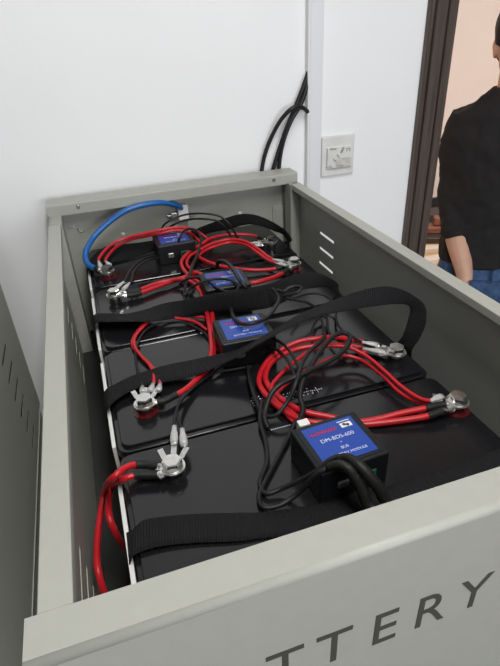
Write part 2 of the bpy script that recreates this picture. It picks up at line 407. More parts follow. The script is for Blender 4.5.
# ================================================================ BATTERIES
LX, RX = .0635, .521
HT = .018
heads = dict(AL=(107, 268.5), AR=(271, 239), BL=(113.5, 292), BR=(294, 260.5), CL=(144, 400), CR=(396.5, 349), DL=(172, 463), DR=(458, 398))
TP = {k: U(*v, .020) for k, v in heads.items()}
where = dict(A='against the cabinet back', B='second from the cabinet back, under the broad strap', C='third from the back, under the arching strap', D='nearest the lettered front panel')
ys_ = dict(A=(.762, .999), B=(.5135, .7575), C=(.2635, .5085), D=(.0125, .2585))
def rrect(x0, x1, y0, y1, r, n=5):
    P = []
    for cx, cy, a0 in ((x1-r, y1-r, 0), (x0+r, y1-r, 90), (x0+r, y0+r, 180), (x1-r, y0+r, 270)):
        for k in range(n+1):
            a = math.radians(a0+90*k/n); P.append((cx+r*math.cos(a), cy+r*math.sin(a)))
    return P
def slab(bm, x0, x1, y0, y1, levels):
    """levels: (inset, corner radius, z)"""
    rings = []
    for i, r, z in levels:
        rings.append([bm.verts.new((x, y, z)) for x, y in rrect(x0+i, x1-i, y0+i, y1-i, r)])
    for a, b in zip(rings, rings[1:]):
        n = len(a)
        for k in range(n): bm.faces.new((a[k], a[(k+1) % n], b[(k+1) % n], b[k]))
    bm.faces.new(rings[0][::-1]); bm.faces.new(rings[-1])
def hexbolt(parent, p, red):
    x, y = p.x, p.y
    bm = bmesh.new(); rb = .0175 if red else .0125
    cyl(bm, (x, y, LID+.0008), rb, .0016, seg=32)
    cyl(bm, (x, y, LID+.0040), .0105, .0060, seg=32, r2=.0095)
    tp = obj('terminal_base', bm, M['pred' if red else 'pblk'], parent)
    tp['label'] = ('red' if red else 'black') + ' terminal surround'
    bm = bmesh.new(); cyl(bm, (x, y, LID+.0095), .0085, .0050, seg=24); po = obj('terminal_post', bm, M['tin'], parent)
    bm = bmesh.new(); cyl(bm, (x, y, LID+.0163), .0128, .0016, seg=28)
    obj('washer', bm, M['metal'], po)
    bm = bmesh.new(); vs = cyl(bm, (x, y, LID+.0212), .0118, .0082, seg=6)
    bmesh.ops.rotate(bm, cent=(x, y, 0), matrix=Matrix.Rotation(random.uniform(0, 1), 3, 'Z'), verts=vs)
    bmesh.ops.bevel(bm, geom=[e for e in bm.edges if all(v.co.z > LID+.021 for v in e.verts)], offset=.0012, segments=2, affect='EDGES')
    cyl(bm, (x, y, LID+.0246), .0080, .0006, seg=24)
    obj('bolt', bm, M['metal'], po)
for k in 'ABCD':
    y0, y1 = ys_[k]
    b = thing('battery', 'black lead-acid battery with glossy lid, ' + where[k], 'battery', ((LX+RX)/2, (y0+y1)/2, T-.332), 'batteries in the open cabinet')
    bm = bmesh.new(); slab(bm, LX+.003, RX-.003, y0+.002, y1-.002, [(0, .012, T-.332), (0, .012, LID-.010)])
    obj('case', bm, M['case'], b)
    bm = bmesh.new()
    slab(bm, LX, RX, y0, y1, [(.001, .012, LID-.018), (0, .013, LID-.017), (0, .013, LID-.0062), (.0008, .013, LID-.0054), (.0052, .012, LID-.0052), (.0056, .012, LID-.0010), (.0064, .012, LID)])
    obj('lid', bm, M['lid'], b)
    obj('edge_strip', B(LX-.0070, LX-.0022, y0+.020, y1-.016, T-.30, LID-.010), M['strip'], b)
    for s in 'LR': hexbolt(b, TP[k+s], (k+s) in ('AL', 'BR', 'CL', 'DR'))
    if k in 'CD':      # small white print on the lid
        bm = bmesh.new()
        if k == 'C':
            rows = [((248, 397), (259, 413), 3, 5), ((276, 393), (303, 398), 8, 3), ((314, 392), (322, 391), 3, 2)]
            c0 = U(249, 398, 0)
            for r in range(4):
                for q in range(7):
                    if random.random() < .85:
                        x = c0.x+q*.0032+r*.0002; y = c0.y-.003-r*.0055
                        box(bm, x, x+random.uniform(.0012, .0026), y, y+.0020, LID-.0001, LID+.0003)
            c0 = U(276, 396, 0)
            for r in range(3):
                for q in range(16):
                    if random.random() < .7:
                        x = c0.x+q*.0033; y = c0.y-.002-r*.006
                        box(bm, x, x+random.uniform(.0010, .0024), y, y+.0018, LID-.0001, LID+.0003)
            c0 = U(312, 391, 0)
            for q in range(5): box(bm, c0.x+q*.0034, c0.x+q*.0034+.0016, c0.y-.001, c0.y+.001, LID-.0001, LID+.0003)
            box(bm, c0.x+.007, c0.x+.0078, c0.y-.006, c0.y+.006, LID-.0001, LID+.0003)
        else:
            c0 = U(271, 430, 0)
            for q in range(12): box(bm, c0.x+q*.0028, c0.x+q*.0028+.0015, c0.y-.0007, c0.y+.0007, LID-.0001, LID+.0003)
        obj('printed_marks', bm, M['swhite'], b)['label'] = 'small white print on the lid'

# spade tab rings under the bolts
def tab_ring(key, dirs, lab):
    p = TP[key]; t = thing('tab_ring', lab, 'terminal tab', (p.x, p.y, LID+.014), 'spade tab rings under the terminal bolts')
    bm = bmesh.new(); cyl(bm, (p.x, p.y, LID+.0146), .0150, .0012, seg=32); obj('ring', bm, M['tin'], t)
    for (a, sw) in dirs:
        d = Vector((math.cos(math.radians(a)), math.sin(math.radians(a)), 0)); e = Vector((-d.y, d.x, 0))
        q = Vector((p.x, p.y, LID+.0148))
        bm = bmesh.new()
        P = [q+d*.010, q+d*.0165+e*sw*.004+Vector((0, 0, .001)), q+d*.021+e*sw*.004+Vector((0, 0, .002)), q+d*.031+e*sw*.004+Vector((0, 0, .003))]
        wd = (.0038, .0034, .0033, .0034)
        vv = [[bm.verts.new(pp+e*w*s+Vector((0, 0, z))) for s, z in ((-1, -.0004), (1, -.0004), (1, .0004), (-1, .0004))] for pp, w in zip(P, wd)]
        for a_, b_ in zip(vv, vv[1:]):
            for i in range(4): bm.faces.new((a_[i], a_[(i+1) % 4], b_[(i+1) % 4], b_[i]))
        bm.faces.new(vv[0]); bm.faces.new(vv[-1])
        obj('tab', bm, M['tin'], t)
    return t
desc = dict(AL='rear left terminal with the blue cable', AR='rearmost right terminal', BL='second left terminal from the back', BR='second right terminal from the back',
            CL='red-based left terminal below the arching strap', CR='right terminal beside the arch of the strap', DL='left terminal nearest the front panel', DR='right terminal nearest the front panel')
tab_ring('DL', [(100, 1), (75, 0), (52, -1)], 'silver ring with three spade tabs on the '+desc['DL'])
tab_ring('CL', [(105, 1), (80, 0), (52, -1)], 'silver ring with three spade tabs on the '+desc['CL'])
tab_ring('BL', [(62, 1), (35, -1)], 'silver two-tab ring on the '+desc['BL'])
tab_ring('AL', [(115, 1), (80, -1)], 'silver two-tab ring on the '+desc['AL'])
tab_ring('DR', [(150, -1), (196, 1)], 'silver two-tab ring, one tab bare, on the '+desc['DR'])
tab_ring('CR', [(150, -1), (175, 1)], 'silver forked tab ring on the '+desc['CR'])
tab_ring('BR', [(168, -1), (190, 1)], 'silver two-tab ring on the '+desc['BR'])
tab_ring('AR', [(172, -1), (190, 1)], 'silver two-tab ring on the '+desc['AR'])

# ================================================================ CABLES
def along(P, L):
    """cut the first length L off the smoothed path"""
    pts = spline(P, 10); a = [pts[0]]; d = 0
    for i in range(1, len(pts)):
        s = (pts[i]-pts[i-1]).length
        if d+s >= L:
            q = pts[i-1].lerp(pts[i], (L-d)/max(s, 1e-9)); a.append(q); return a, [q]+pts[i:]
        d += s; a.append(pts[i])
    return a, pts[-2:]
def fitting(parent, kind, pts, r, term=None):
    """pts: the end stretch of the path, from the end inwards"""
    if kind == 'spade':
        a, b = pts[0], pts[-1]; d = (b-a).normalized(); m = a.lerp(b, .5)
        bm = bmesh.new()
        tube(bm, [a, a+(b-a)*.25, a+(b-a)*.55, a+(b-a)*.7, b], [.0048, .0052, .0046, .0034, .0030], seg=10, sm=False, flat=.62)
        o = obj('spade_connector', bm, M['clear'], parent, smooth=True)
        bm = bmesh.new(); tube(bm, [a-d*.002, a+d*.006], .0040, seg=8, sm=False, flat=.5); obj('blade_socket', bm, M['tin'], o)
    elif kind == 'lug':
        c = TP[term]; q = Vector((c.x, c.y, LID+.0122))
        a = pts[0]; d = (a-q); d.z = 0; d.normalize(); e = Vector((-d.y, d.x, 0))
        bm = bmesh.new(); cyl(bm, q, .0128, .0022, seg=28)
        box(bm, -.005, .005, .008, .020, -.0011, .0011, mtx=Matrix.Translation(q) @ Matrix(((e.x, d.x, 0, 0), (e.y, d.y, 0, 0), (0, 0, 1, 0), (0, 0, 0, 1))))
        tube(bm, [q+d*.018, a, pts[len(pts)//3]], [.0045, r*.95, r*.95], seg=12, sm=False)
        obj('lug', bm, M['tin'], parent, smooth=False)
        obj('heat_shrink', TB(pts[len(pts)//6:] if len(pts) > 6 else pts, r*1.22, seg=12, sm=False), M['sleeve'], parent, smooth=True)
NW = [0]
def cable(name, lab, cat, m, r, P, start=None, end=None, group=None):
    P = [pt(q) for q in P]
    rt = thing(name, lab, cat, (0, 0, 0), group)
    rt.location = P[0]
    pts = spline(P, 10)
    mats = M[m]
    for kind, rev in ((start, False), (end, True)):
        if not kind: continue
        if rev: pts = pts[::-1]
        L = kind[1]
        acc = [pts[0]]; d = 0; rest = None
        for i in range(1, len(pts)):
            s = (pts[i]-pts[i-1]).length
            if d+s >= L:
                q = pts[i-1].lerp(pts[i], (L-d)/max(s, 1e-9)); acc.append(q); rest = [q]+pts[i:]; break
            d += s; acc.append(pts[i])
        fitting(rt, kind[0], acc, r, kind[2] if len(kind) > 2 else None)
        pts = rest
        if rev: pts = pts[::-1]
    # a hair of natural unevenness
    obj('insulation', TB(pts, r, seg=12 if r > .003 else 8, sm=False), mats, rt, smooth=True)
    return rt
RC, SW, BW, MC = 'thick red battery link cables', 'thin red sense wires', 'thin black wires', 'black module leads'
def tabp(key, ang, dist, sw=0, h=.017):
    c = TP[key]; a = math.radians(ang); d = Vector((math.cos(a), math.sin(a))); e = Vector((-d.y, d.x))
    q = Vector((c.x, c.y))+d*dist+e*sw*.004
    return ('w', q.x, q.y, h)
r1 = .0042
# D left, two fat cables dropping beside the battery
cable('battery_cable', 'upper of two thick red cables bending down from the front left terminal', 'cable', 'red', r1,
      [(163, 467, .013), (152, 465.5, .013), (139, 464.5, .014), (127, 467, .018), (114, 477, .018), ('x', 104, 495, .032), ('x', 99.5, 520, .022), ('x', 97, 545, .016), ('x', 98, 570, .016), ('x', 106, 598, .018), ('x', 118, 630, .022)],
      ('lug', .034, 'DL'), None, RC)
cable('battery_cable', 'lower of two thick red cables from the front left terminal, going under the strap', 'cable', 'red', r1,
      [(163, 474, .012), (150, 475, .012), (137, 475, .013), (124, 479, .012), ('x', 112, 489, .044), ('x', 108.5, 503, .040), ('x', 110, 520, .040), ('x', 118, 537, .044), ('x', 131, 556, .047), ('x', 140, 580, .046)],
      ('lug', .034, 'DL'), None, RC)
# D right pair, passing behind the front module into the coil
cable('battery_cable', 'inner of two thick red cables looping from the front right terminal round the coil', 'cable', 'red', r1,
      [(448, 404, .013), (438, 405.5, .013), (429, 407.5, .013), (402, 413, .010), (378, 419, .007), (354, 422, .006), (330, 417, .008), (306, 412, .012), (292, 406, .012), (280, 398, .012), (269, 387, .012), (265.5, 376, .013), (272, 362, .016), (294, 350, .020), (323, 345.5, .022), (348, 346, .018), (366, 351, .012), ('w', .44, .335, .008)],
      ('lug', .032, 'DR'), None, RC)
cable('battery_cable', 'outer thick red cable of the coil between the front right terminals', 'cable', 'red', r1,
      [(450, 410, .013), (440, 412, .013), (429.6, 415.6, .012), (397, 421, .009), (361, 424.5, .006), (335, 424, .006), (310, 422, .008), (295, 417.5, .008), (278, 406.5, .008), (264.5, 393, .010), (259, 381, .010), (264, 366, .014), (275, 354, .020), (295, 343, .028), (317, 338.5, .032), (333, 337.5, .028), (348, 339, .018), (360, 341.5, .013), (374, 345, .012), (385, 348, .012)],
      ('lug', .032, 'DR'), ('lug', .034, 'CR'), RC)
# sense wires
cable('sense_wire', 'upper thin red wire sweeping down to the front right terminal', 'wire', 'red', .0029,
      [tabp('DR', 150, .020, -1, .018), (440, 402.5, .020), (431, 401, .020), (421, 399, .018), (402, 387, .018), (385, 371.5, .020), (366, 356, .024), (349, 347.5, .030), (330, 346, .030), (312, 350, .026), (297, 360, .022), (281, 374, .020), (271, 388, .016), (276, 401, .012), (292, 412, .008), (305, 424, .006)],
      ('spade', .030), None, SW)
cable('sense_wire', 'lower thin red wire sweeping down to the front right terminal', 'wire', 'red', .0029,
      [tabp('DR', 150, .022, -.2, .015), (438, 405, .016), (428, 403.5, .014), (416, 401, .010), (400, 392.5, .010), (383, 376, .012), (361, 360, .014), (345, 355.5, .018), (335, 357, .020), (317, 364.5, .020), (297, 376, .018), (281, 389, .014), (275, 399, .010), (284, 412, .006), (300, 428, .004)],
      ('spade', .028), None, SW)
cable('sense_wire', 'thin red wire looping in front of the broad strap, inner strand', 'wire', 'red', .0027,
      [(158, 391, .017), (160, 383, .012), (155, 371, .006), (147.6, 362, .005), (136.5, 352, .005), (132, 343, .006), (137, 332, .008), (146, 323, .010), (158, 318, .012), (175, 318, .010), (195, 322, .006), (207, 330, .005)],
      ('spade', .024), None, SW)
cable('sense_wire', 'thin red wire looping in front of the broad strap, outer strand', 'wire', 'red', .0027,
      [(150, 391, .018), (154, 380, .012), (150, 366, .006), (141, 356, .007), (134.5, 346, .009), (135, 337, .010), (142, 328, .012), (151, 320, .012), (168, 314, .010), (190, 316, .006), (212, 320, .004), (219, 328, .004)],
      ('spade', .024), None, SW)
# C left to B left
cable('battery_cable', 'thick red cable running up from the red-based left terminal under the straps', 'cable', 'red', r1,
      [(153, 403, .012), (164, 401, .012), (174, 396, .012), (186, 389, .012), (196, 380, .012), (207, 368, .012), (211.5, 353, .014), (210.5, 334, .014), (208, 318, .012), (204, 303, .012), (200, 291, .018), (190, 281.5, .018), (178, 279.5, .014), (160, 282.5, .012), (146, 287.5, .012), (136, 291, .012), (124, 293, .012)],
      ('lug', .036, 'CL'), ('lug', .034, 'BL'), RC)
cable('battery_cable', 'second thick red cable leaving the second left terminal beside its twin', 'cable', 'red', .0042,
      [(124, 296, .012), (137, 294, .010), (150, 289.5, .010), (165, 284, .010), (183, 277.5, .010), (196, 273, .018), (203, 276, .020), (207.5, 285, .020), (210, 300, .012), (212.5, 316, .010), (213, 330, .010), (214.5, 345, .010), (211, 362, .008), (204, 375, .007)],
      ('lug', .034, 'BL'), None, RC)
# A left pair
cable('sense_wire', 'left of two thin red wires rising from the rear left terminal', 'wire', 'red', .0034,
      [tabp('AL', 115, .020, 1, .019), (98.5, 260.5, .026), (101.5, 254.5, .034), (112, 244.5, .042), (125, 238.5, .048), (141, 234.5, .054), (160, 230, .060), (176, 227.5, .060), (187, 228, .056), (200, 233, .03), (212, 243, .008)],
      ('spade', .022), None, SW)
cable('sense_wire', 'right of two thin red wires rising from the rear left terminal', 'wire', 'red', .0034,
      [tabp('AL', 80, .020, -1, .018), (105.5, 261, .022), (110, 253, .028), (120, 244.5, .034), (133, 239, .042), (147, 236, .046), (160, 233.5, .052), (174, 230.5, .055), (186, 231.5, .05), (196, 238, .02), (204, 247, .006)],
      ('spade', .022), None, SW)
# right rear cluster
cable('battery_cable', 'rearmost red cable arching to the rear right terminal', 'cable', 'red', .0040,
      [(266, 240, .012), (258, 237, .014), (250, 235, .018), (238, 234.5, .022), (226, 235, .024), (212, 238, .024), (199, 246, .022), (187, 254, .020), (181.5, 262, .018), (184, 270, .014), (190, 276, .010), (200, 283, .006), (214, 287, .006)],
      ('lug', .026, 'AR'), None, RC)
cable('sense_wire', 'inner red wire of the rear loop ending at the second right terminal', 'wire', 'red', .0036,
      [tabp('BR', 168, .022, -1, .018), (277, 260.5, .018), (270, 258, .018), (258, 249, .022), (245, 241.5, .026), (230, 239.5, .026), (214, 243, .024), (200, 250, .020), (189, 257, .016), (187, 265, .012), (194, 272, .008)],
      ('spade', .028), None, SW)
cable('sense_wire', 'lower red wire of the rear loop ending at the second right terminal', 'wire', 'red', .0036,
      [tabp('BR', 190, .022, 1, .016), (278, 263.5, .015), (269, 260.5, .014), (256, 251.5, .018), (244, 244, .020), (230, 242.5, .020), (216, 246, .018), (204, 251, .014), (196, 259, .010), (190, 270, .006)],
      ('spade', .028), None, SW)
cable('battery_cable', 'red cable crossing in front of the rear loop below the second right terminal', 'cable', 'red', .0040,
      [(286, 266, .012), (278, 268.4, .010), (264, 270, .008), (250, 270, .010), (234, 268.5, .012), (218, 265.5, .012), (205, 260.5, .012), (198, 256, .012), (199, 249, .014), (206, 244, .016)],
      ('lug', .022, 'BR'), None, RC)
cable('battery_cable', 'red cable passing beside the second module to the second right terminal', 'cable', 'red', .0046,
      [(290, 269, .011), (283, 273, .010), (275, 277, .009), (266, 280, .010), (256, 282.5, .010), (247, 284, .008), (236, 286, .006)],
      ('lug', .024, 'BR'), None, RC)
# blue cable through the back panel
cable('battery_cable', 'thick blue cable arching from the rear left terminal to the back panel', 'cable', 'blue', .0066,
      [(100, 270, .013), (94, 268, .013), (88, 264, .016), ('y', 85.5, 258, .885), ('y', 86.5, 250, .90), ('y', 94, 237, .93), ('y', 108, 223, .945), ('y', 126, 210.5, .95), ('y', 148, 204, .955), ('y', 166, 202.8, .965), ('y', 180, 207, .985), ('y', 183, 212, 1.004)],
      ('lug', .012, 'AL'), None, None)
t = thing('cable_gland', 'white plastic cable gland with clear nut on the back panel', 'cable gland', UY(182, 213, CLEN))
g0 = UY(182, 209, CLEN-.01)
bm = bmesh.new(); box(bm, g0.x-.012, g0.x+.014, CLEN-.020, CLEN, g0.z-.026, g0.z+.012, bev=.003); obj('body', bm, M['white'], t)
bm = bmesh.new(); box(bm, g0.x-.030, g0.x-.013, CLEN-.014, CLEN-.001, g0.z-.022, g0.z-.006, bev=.002); cyl(bm, (g0.x-.033, CLEN-.007, g0.z-.014), .004, .012, (1, 0, 0), seg=10); obj('nut', bm, M['tin'], t)
bm = bmesh.new(); cyl(bm, (g0.x+.02, CLEN-.01, g0.z-.016), .004, .014, (1, 0, 0), seg=6); cyl(bm, (g0.x+.028, CLEN-.01, g0.z-.016), .002, .012, (1, 0, 0), seg=10); obj('screw', bm, M['tin'], t)

# black wires
bw = .0022
cable('signal_wire', 'black wire from the middle spade tab of the front left terminal', 'wire', 'black', bw,
      [(174, 443, .020), (174, 431, .026), (175, 418, .024), (180, 402, .016), (192, 389, .010), (207, 377, .008), (222, 366, .008), (238, 358, .010), (250, 350, .014), (262, 346, .02)], ('spade', .026), None, BW)
cable('signal_wire', 'black wire from the right spade tab of the front left terminal', 'wire', 'black', bw,
      [(184, 445, .019), (185, 435, .024), (179.5, 424, .024), (177, 412, .020), (183, 396, .012), (197, 383, .008), (215, 373, .006), (236, 369, .006), (252, 366, .008)], ('spade', .026), None, BW)
cable('signal_wire', 'black wire rising behind the strap from the red-based left terminal', 'wire', 'black', bw,
      [(143, 392, .018), (141, 380, .008), (136, 362, .005), (137, 345, .006), (146, 330, .008), (160, 323, .008), (180, 322, .006), (200, 330, .005), (212, 340, .005)], ('spade', .022), None, BW)
cable('signal_wire', 'left of two black wires bending away from the second left terminal', 'wire', 'black', .0026,
      [tabp('BL', 62, .021, 1, .018), (124.5, 281, .024), (128, 274, .028), (136, 264, .028), (146, 258, .026), (160, 255.5, .018), (178, 254.5, .010), (196, 256, .008)], ('spade', .022), None, BW)
cable('signal_wire', 'right of two black wires bending away from the second left terminal', 'wire', 'black', .0026,
      [tabp('BL', 35, .021, -1, .018), (131.5, 280, .024), (133, 273, .028), (140, 265, .028), (150, 259.5, .024), (163, 257.5, .016), (176, 258, .008), (190, 262, .006)], ('spade', .022), None, BW)
cable('signal_wire', 'outer black wire arching over the rear module to the rear right terminal', 'wire', 'black', .0024,
      [(161, 231, .040), (166, 223, .070), (182, 215.5, .084), (203, 213.5, .090), (220, 216.5, .082), (229, 224, .066), (235, 233, .040), (240, 240, .020), (252, 243, .018), (261, 243, .018)], None, ('spade', .028), BW)
cable('signal_wire', 'inner black wire arching over the rear module to the rear right terminal', 'wire', 'black', .0024,
      [(166, 231, .045), (173, 225, .062), (186, 220, .072), (205, 219, .078), (218, 221.5, .070), (226, 229, .050), (231, 236, .030), (240, 243, .018), (252, 246, .016), (262, 245, .016)], None, ('spade', .028), BW)
cable('module_lead', 'black lead looping up from the front of the rear module', 'cable', 'black', .0026,
      [(178, 249, .016), (179, 240, .050), (183, 232, .066), (189, 229, .072), (197, 231, .070), (201, 240, .052), (198, 252, .036), (193, 264, .028), (189, 274, .022), (185, 286, .012), (185, 297, .006)], None, None, MC)
cable('module_lead', 'thick black lead crossing the second module label to the strap', 'cable', 'black', .0040,
      [(217, 268, .030), (218, 262.5, .044), (223, 261, .054), (230, 265.5, .060), (236, 274, .062), (241, 282, .062), (245.5, 287, .054), (247.5, 290.5, .036), (248, 293, .022)], None, None, MC)
cable('module_lead', 'thin black lead curving over the second module label beside the strap', 'cable', 'black', .0026,
      [(184, 296, .020), (190, 289, .030), (198, 284, .044), (207, 280.5, .050), (220, 278.8, .052), (231, 280.5, .052), (237.5, 285, .050), (237, 290, .046), (228, 292, .046), (219, 289, .048), (212, 284, .048), (205, 279, .044), (196, 277.5, .036), (187, 279, .028), (180, 284, .010)], None, None, MC)
cable('signal_wire', 'thin black wire dropping left of the second module to the lid', 'wire', 'black', .0022,
      [(200, 250, .030), (195, 262, .024), (190, 274, .024), (186, 284, .018), (184, 297, .006), (188, 303, .004)], None, None, BW)
# around module three and the arch
cable('module_lead', 'black lead lying over the third module label and rising to a kinked tip', 'cable', 'black', .0032,
      [(231, 308, .022), (232, 313, .036), (235, 319, .049), (243, 324, .0525), (254, 323, .054), (266, 318, .052), (274, 309, .050), (279, 299, .050), (276, 292, .052), (272, 289, .054)], None, None, MC)
cable('module_lead', 'black lead making a narrow loop over the broad strap', 'cable', 'black', .0026,
      [(277, 290, .056), (284, 291.5, .058), (289, 288, .062), (296, 286.3, .064), (301.5, 288, .064), (298, 292, .060), (290, 294.3, .056), (284, 296, .052), (292, 299, .045), (306, 302, .036), (317, 309, .020), (326, 318, .010)], None, None, MC)
cable('signal_wire', 'black wire bowing across the lid behind the arching strap', 'wire', 'black', bw,
      [(290, 300, .036), (300, 296, .030), (311, 293.5, .026), (322, 294.5, .022), (330, 299, .018), (336, 309, .012), (336, 318, .010), (342, 330, .016), (352, 336, .020), (362, 342, .022), (368, 341.5, .02), (378, 345, .018)], None, ('spade', .028), BW)
cable('signal_wire', 'lower black wire reaching the right terminal beside the strap arch', 'wire', 'black', bw,
      [(327, 318, .012), (328.5, 331, .012), (334, 338, .014), (345, 343, .018), (356, 348, .018), (364, 348.5, .016), (377, 351, .016), (385, 352.5, .016)], None, ('spade', .034), BW)
cable('signal_wire', 'black wire curling below the arching strap, left curl', 'wire', 'black', bw,
      [(322, 316, .010), (316, 321, .010), (312.6, 328, .012), (314, 336, .014), (321, 337, .018), (323.5, 329, .020), (321.5, 320, .016)], None, None, BW)
cable('signal_wire', 'black wire leaving the third module, upper strand', 'wire', 'black', bw,
      [(262, 341, .022), (268, 339, .032), (276, 340, .040), (285, 346, .046), (293, 356, .046), (299, 370, .038), (300, 385, .022), (297, 398, .012)], None, None, BW)
cable('signal_wire', 'black wire leaving the third module, lower strand', 'wire', 'black', bw,
      [(262, 349, .014), (268, 347.5, .026), (276, 349.5, .036), (285, 357, .040), (291, 367, .040), (296, 380, .032), (300, 396, .012), (303, 410, .008)], None, None, BW)
cable('module_lead', 'thick black lead looping over the red coil beside the arching strap', 'cable', 'black', .0037,
      [(298, 428, .020), (300, 420, .016), (303, 410, .018), (300, 395, .026), (303, 381, .034), (311, 366, .042), (321, 350, .048), (333, 337, .050), (341, 333, .048), (347, 333.5, .046), (350, 338, .044), (348, 345, .044), (341, 353, .044), (330, 361, .044), (317, 367, .044), (297, 376.5, .043), (281, 384, .036), (271, 394, .028), (266, 408, .016), (265, 420, .010), (268, 428, .006)], None, None, MC)
cable('module_lead', 'black lead forming a deep curve left of the coil', 'cable', 'black', .0030,
      [(248, 366, .016), (250, 381, .014), (256, 400, .012), (264, 415, .012), (275, 416, .016), (287, 402, .028), (296, 383, .046), (301, 366, .048), (309, 352, .048), (318, 344, .044), (325, 336, .036)], None, None, MC)
# front module leads
cable('module_lead', 'long black lead looping left of the front module and plugging into its front', 'cable', 'black', .0030,
      [(262, 400, .016), (260, 420, .010), (265.5, 441, .006), (267, 461, .005), (260, 484, .005), (266, 493.5, .006), (282, 488.5, .010), (300, 480.5, .024), (317, 471, .042), (330, 460, .054), (340, 456.5, .058), (350, 460, .056), (356, 468, .050)], None, None, MC)
cable('module_lead', 'lowest black lead running along the front strap to the front module', 'cable', 'black', .0030,
      [(296, 420, .012), (288, 438, .006), (275, 463, .005), (264, 484, .005), (259, 497, .005), (263, 507, .005), (278, 506, .006), (297, 494, .014), (310, 481, .034), (320, 472, .048), (332, 467, .052), (344, 470, .050)], None, None, MC)

# ================================================================ BATTERY BALANCER MODULES
def module(c, ang, lab, hgt=.045, wx=.085, wy=.077, z0=0.0, port='green'):
    Rm = Matrix.Translation((c[0], c[1], LID+z0)) @ Matrix.Rotation(math.radians(ang), 4, 'Z')
    t = thing('balancer_module', lab, 'electronic module', (c[0], c[1], LID+z0), 'blue-labelled modules on the batteries')
    bm = bmesh.new(); box(bm, -wx/2, wx/2, -wy/2, wy/2, .0, hgt, bev=.0028, seg=3, mtx=Rm)
    h = obj('housing', bm, M['house'], t)
    bm = bmesh.new(); box(bm, -wx/2+.004, wx/2-.004, -wy/2+.004, wy/2-.004, hgt-.0006, hgt+.0008, bev=.0005, seg=1, mtx=Rm)
    obj('top_cover', bm, M['house'], t)
    s = .0325
    bm = bmesh.new(); box(bm, -s, s, -.0305, .0305, hgt+.0007, hgt+.0012, mtx=Rm)
    st = obj('label_sticker', bm, M['sticker'], t)
    zt = hgt+.0013
    Lt = [text_bm('DM-BDS-600', .0078, Rm @ Matrix.Translation((.001, .004, zt)), .0001),
          text_bm('+', .005, Rm @ Matrix.Translation((.001, -.0045, zt)), .0001),
          text_bm('BUS', .0055, Rm @ Matrix.Translation((.001, -.0125, zt)), .0001),
          text_bm('BATTERY MODULE', .0052, Rm @ Matrix.Translation((.002, -.0215, zt)), .0001)]
    bm = merge(Lt); obj('printing', bm, M['swhite'], st)
    bm = bmesh.new(); box(bm, .0135, .0275, .0150, .0225, zt-.0002, zt+.0001, mtx=Rm); box(bm, .012, .028, .0250, .0262, zt-.0002, zt+.0001, mtx=Rm)
    lg = obj('logo_patch', bm, M['white'], st)
    bm = bmesh.new(); cyl(bm, Rm @ Vector((.0185, .0195, zt+.0002)), .0022, .0003, seg=12); cyl(bm, Rm @ Vector((.0222, .0178, zt+.0002)), .0022, .0003, seg=12); obj('logo_mark', bm, M['ink'], lg)
    bm = bmesh.new(); x = -.0265            # blurred red word : bold strokes
    for w in (.0042, .0036, .0040, .0030, .0042, .0036, .0038, .0034, .0040):
        if x+w > .011: break
        box(bm, x, x+.0012, .0150, .0205, zt-.0002, zt+.0001, mtx=Rm); box(bm, x, x+w-.0006, .0190, .0205, zt-.0002, zt+.0001, mtx=Rm); box(bm, x, x+w-.0008, .0150, .0163, zt-.0002, zt+.0001, mtx=Rm)
        x += w
    obj('red_wordmark', bm, M['sred'], st)
    yf = -wy/2
    bm = bmesh.new()
    for a, b, q, w in ((.006, .024, .0155, .0012), (.006, .024, .0245, .0012)): box(bm, a, b, yf-.0006, yf+.0006, q, q+w, mtx=Rm)
    for a in (.006, .0228): box(bm, a, a+.0012, yf-.0006, yf+.0006, .0155, .0255, mtx=Rm)
    bm2 = bmesh.new(); box(bm2, -.022, -.008, yf-.002, yf+.001, .016, .026, bev=.002, mtx=Rm)
    obj('socket', bm2, M['tin'], t)
    bm.free(); bm = bmesh.new(); box(bm, .008, .026, yf-.001, yf+.001, .014, .026, mtx=Rm)
    gg = obj('terminal_block', bm, M[port], t)
    bm = bmesh.new()
    for a in (.0095, .0145, .0195): box(bm, a, a+.0035, yf-.0015, yf, .016, .024, mtx=Rm)
    obj('screw_slots', bm, M['house'], gg)
    return t, Rm
m4, R4 = module((.3055, .1395), 3, 'black module with clear blue label nearest the lettered front panel', z0=0)
m3, R3 = module((.2820, .4210), -3, 'black module with blue label in the middle, behind the arching strap', port='sleeve')
m2, R2 = module((.3040, .6080), -3, 'blue-labelled module half covered by the broad strap', port='sleeve')
m1, R1 = module((.2560, .8640), 0, 'blue-labelled module farthest back, under the red wires')
# white plug behind the front module
t = m4
p = U(304, 424, .030); bm = bmesh.new(); box(bm, p.x-.008, p.x+.006, p.y-.006, p.y+.005, p.z-.008, p.z+.004, bev=.001); obj('white_plug', bm, M['white'], t)
# moulded plugs dropping from the front face of the front module
for q, lab in (([(328, 467, .055), (339, 464, .062), (349, 469, .060), (357, 480, .050), (363, 492, .038), (367, 503, .026), ('w', .312, .050, .016)], 'left of two fat black plug leads bending over the front module edge'),
               ([(338, 458.5, .057), (348, 457.5, .064), (360, 466, .064), (371, 478, .055), (379, 489, .043), (385, 499, .030), ('w', .337, .052, .018)], 'right of two fat black plug leads bending over the front module edge')):
    tag(obj('plug_lead', TB([pt(a) for a in q], [.0040, .0046, .0056, .0060, .0062, .0062, .0058], seg=12), M['sleeve'], smooth=True), lab, 'cable', 'fat plug leads at the front module')

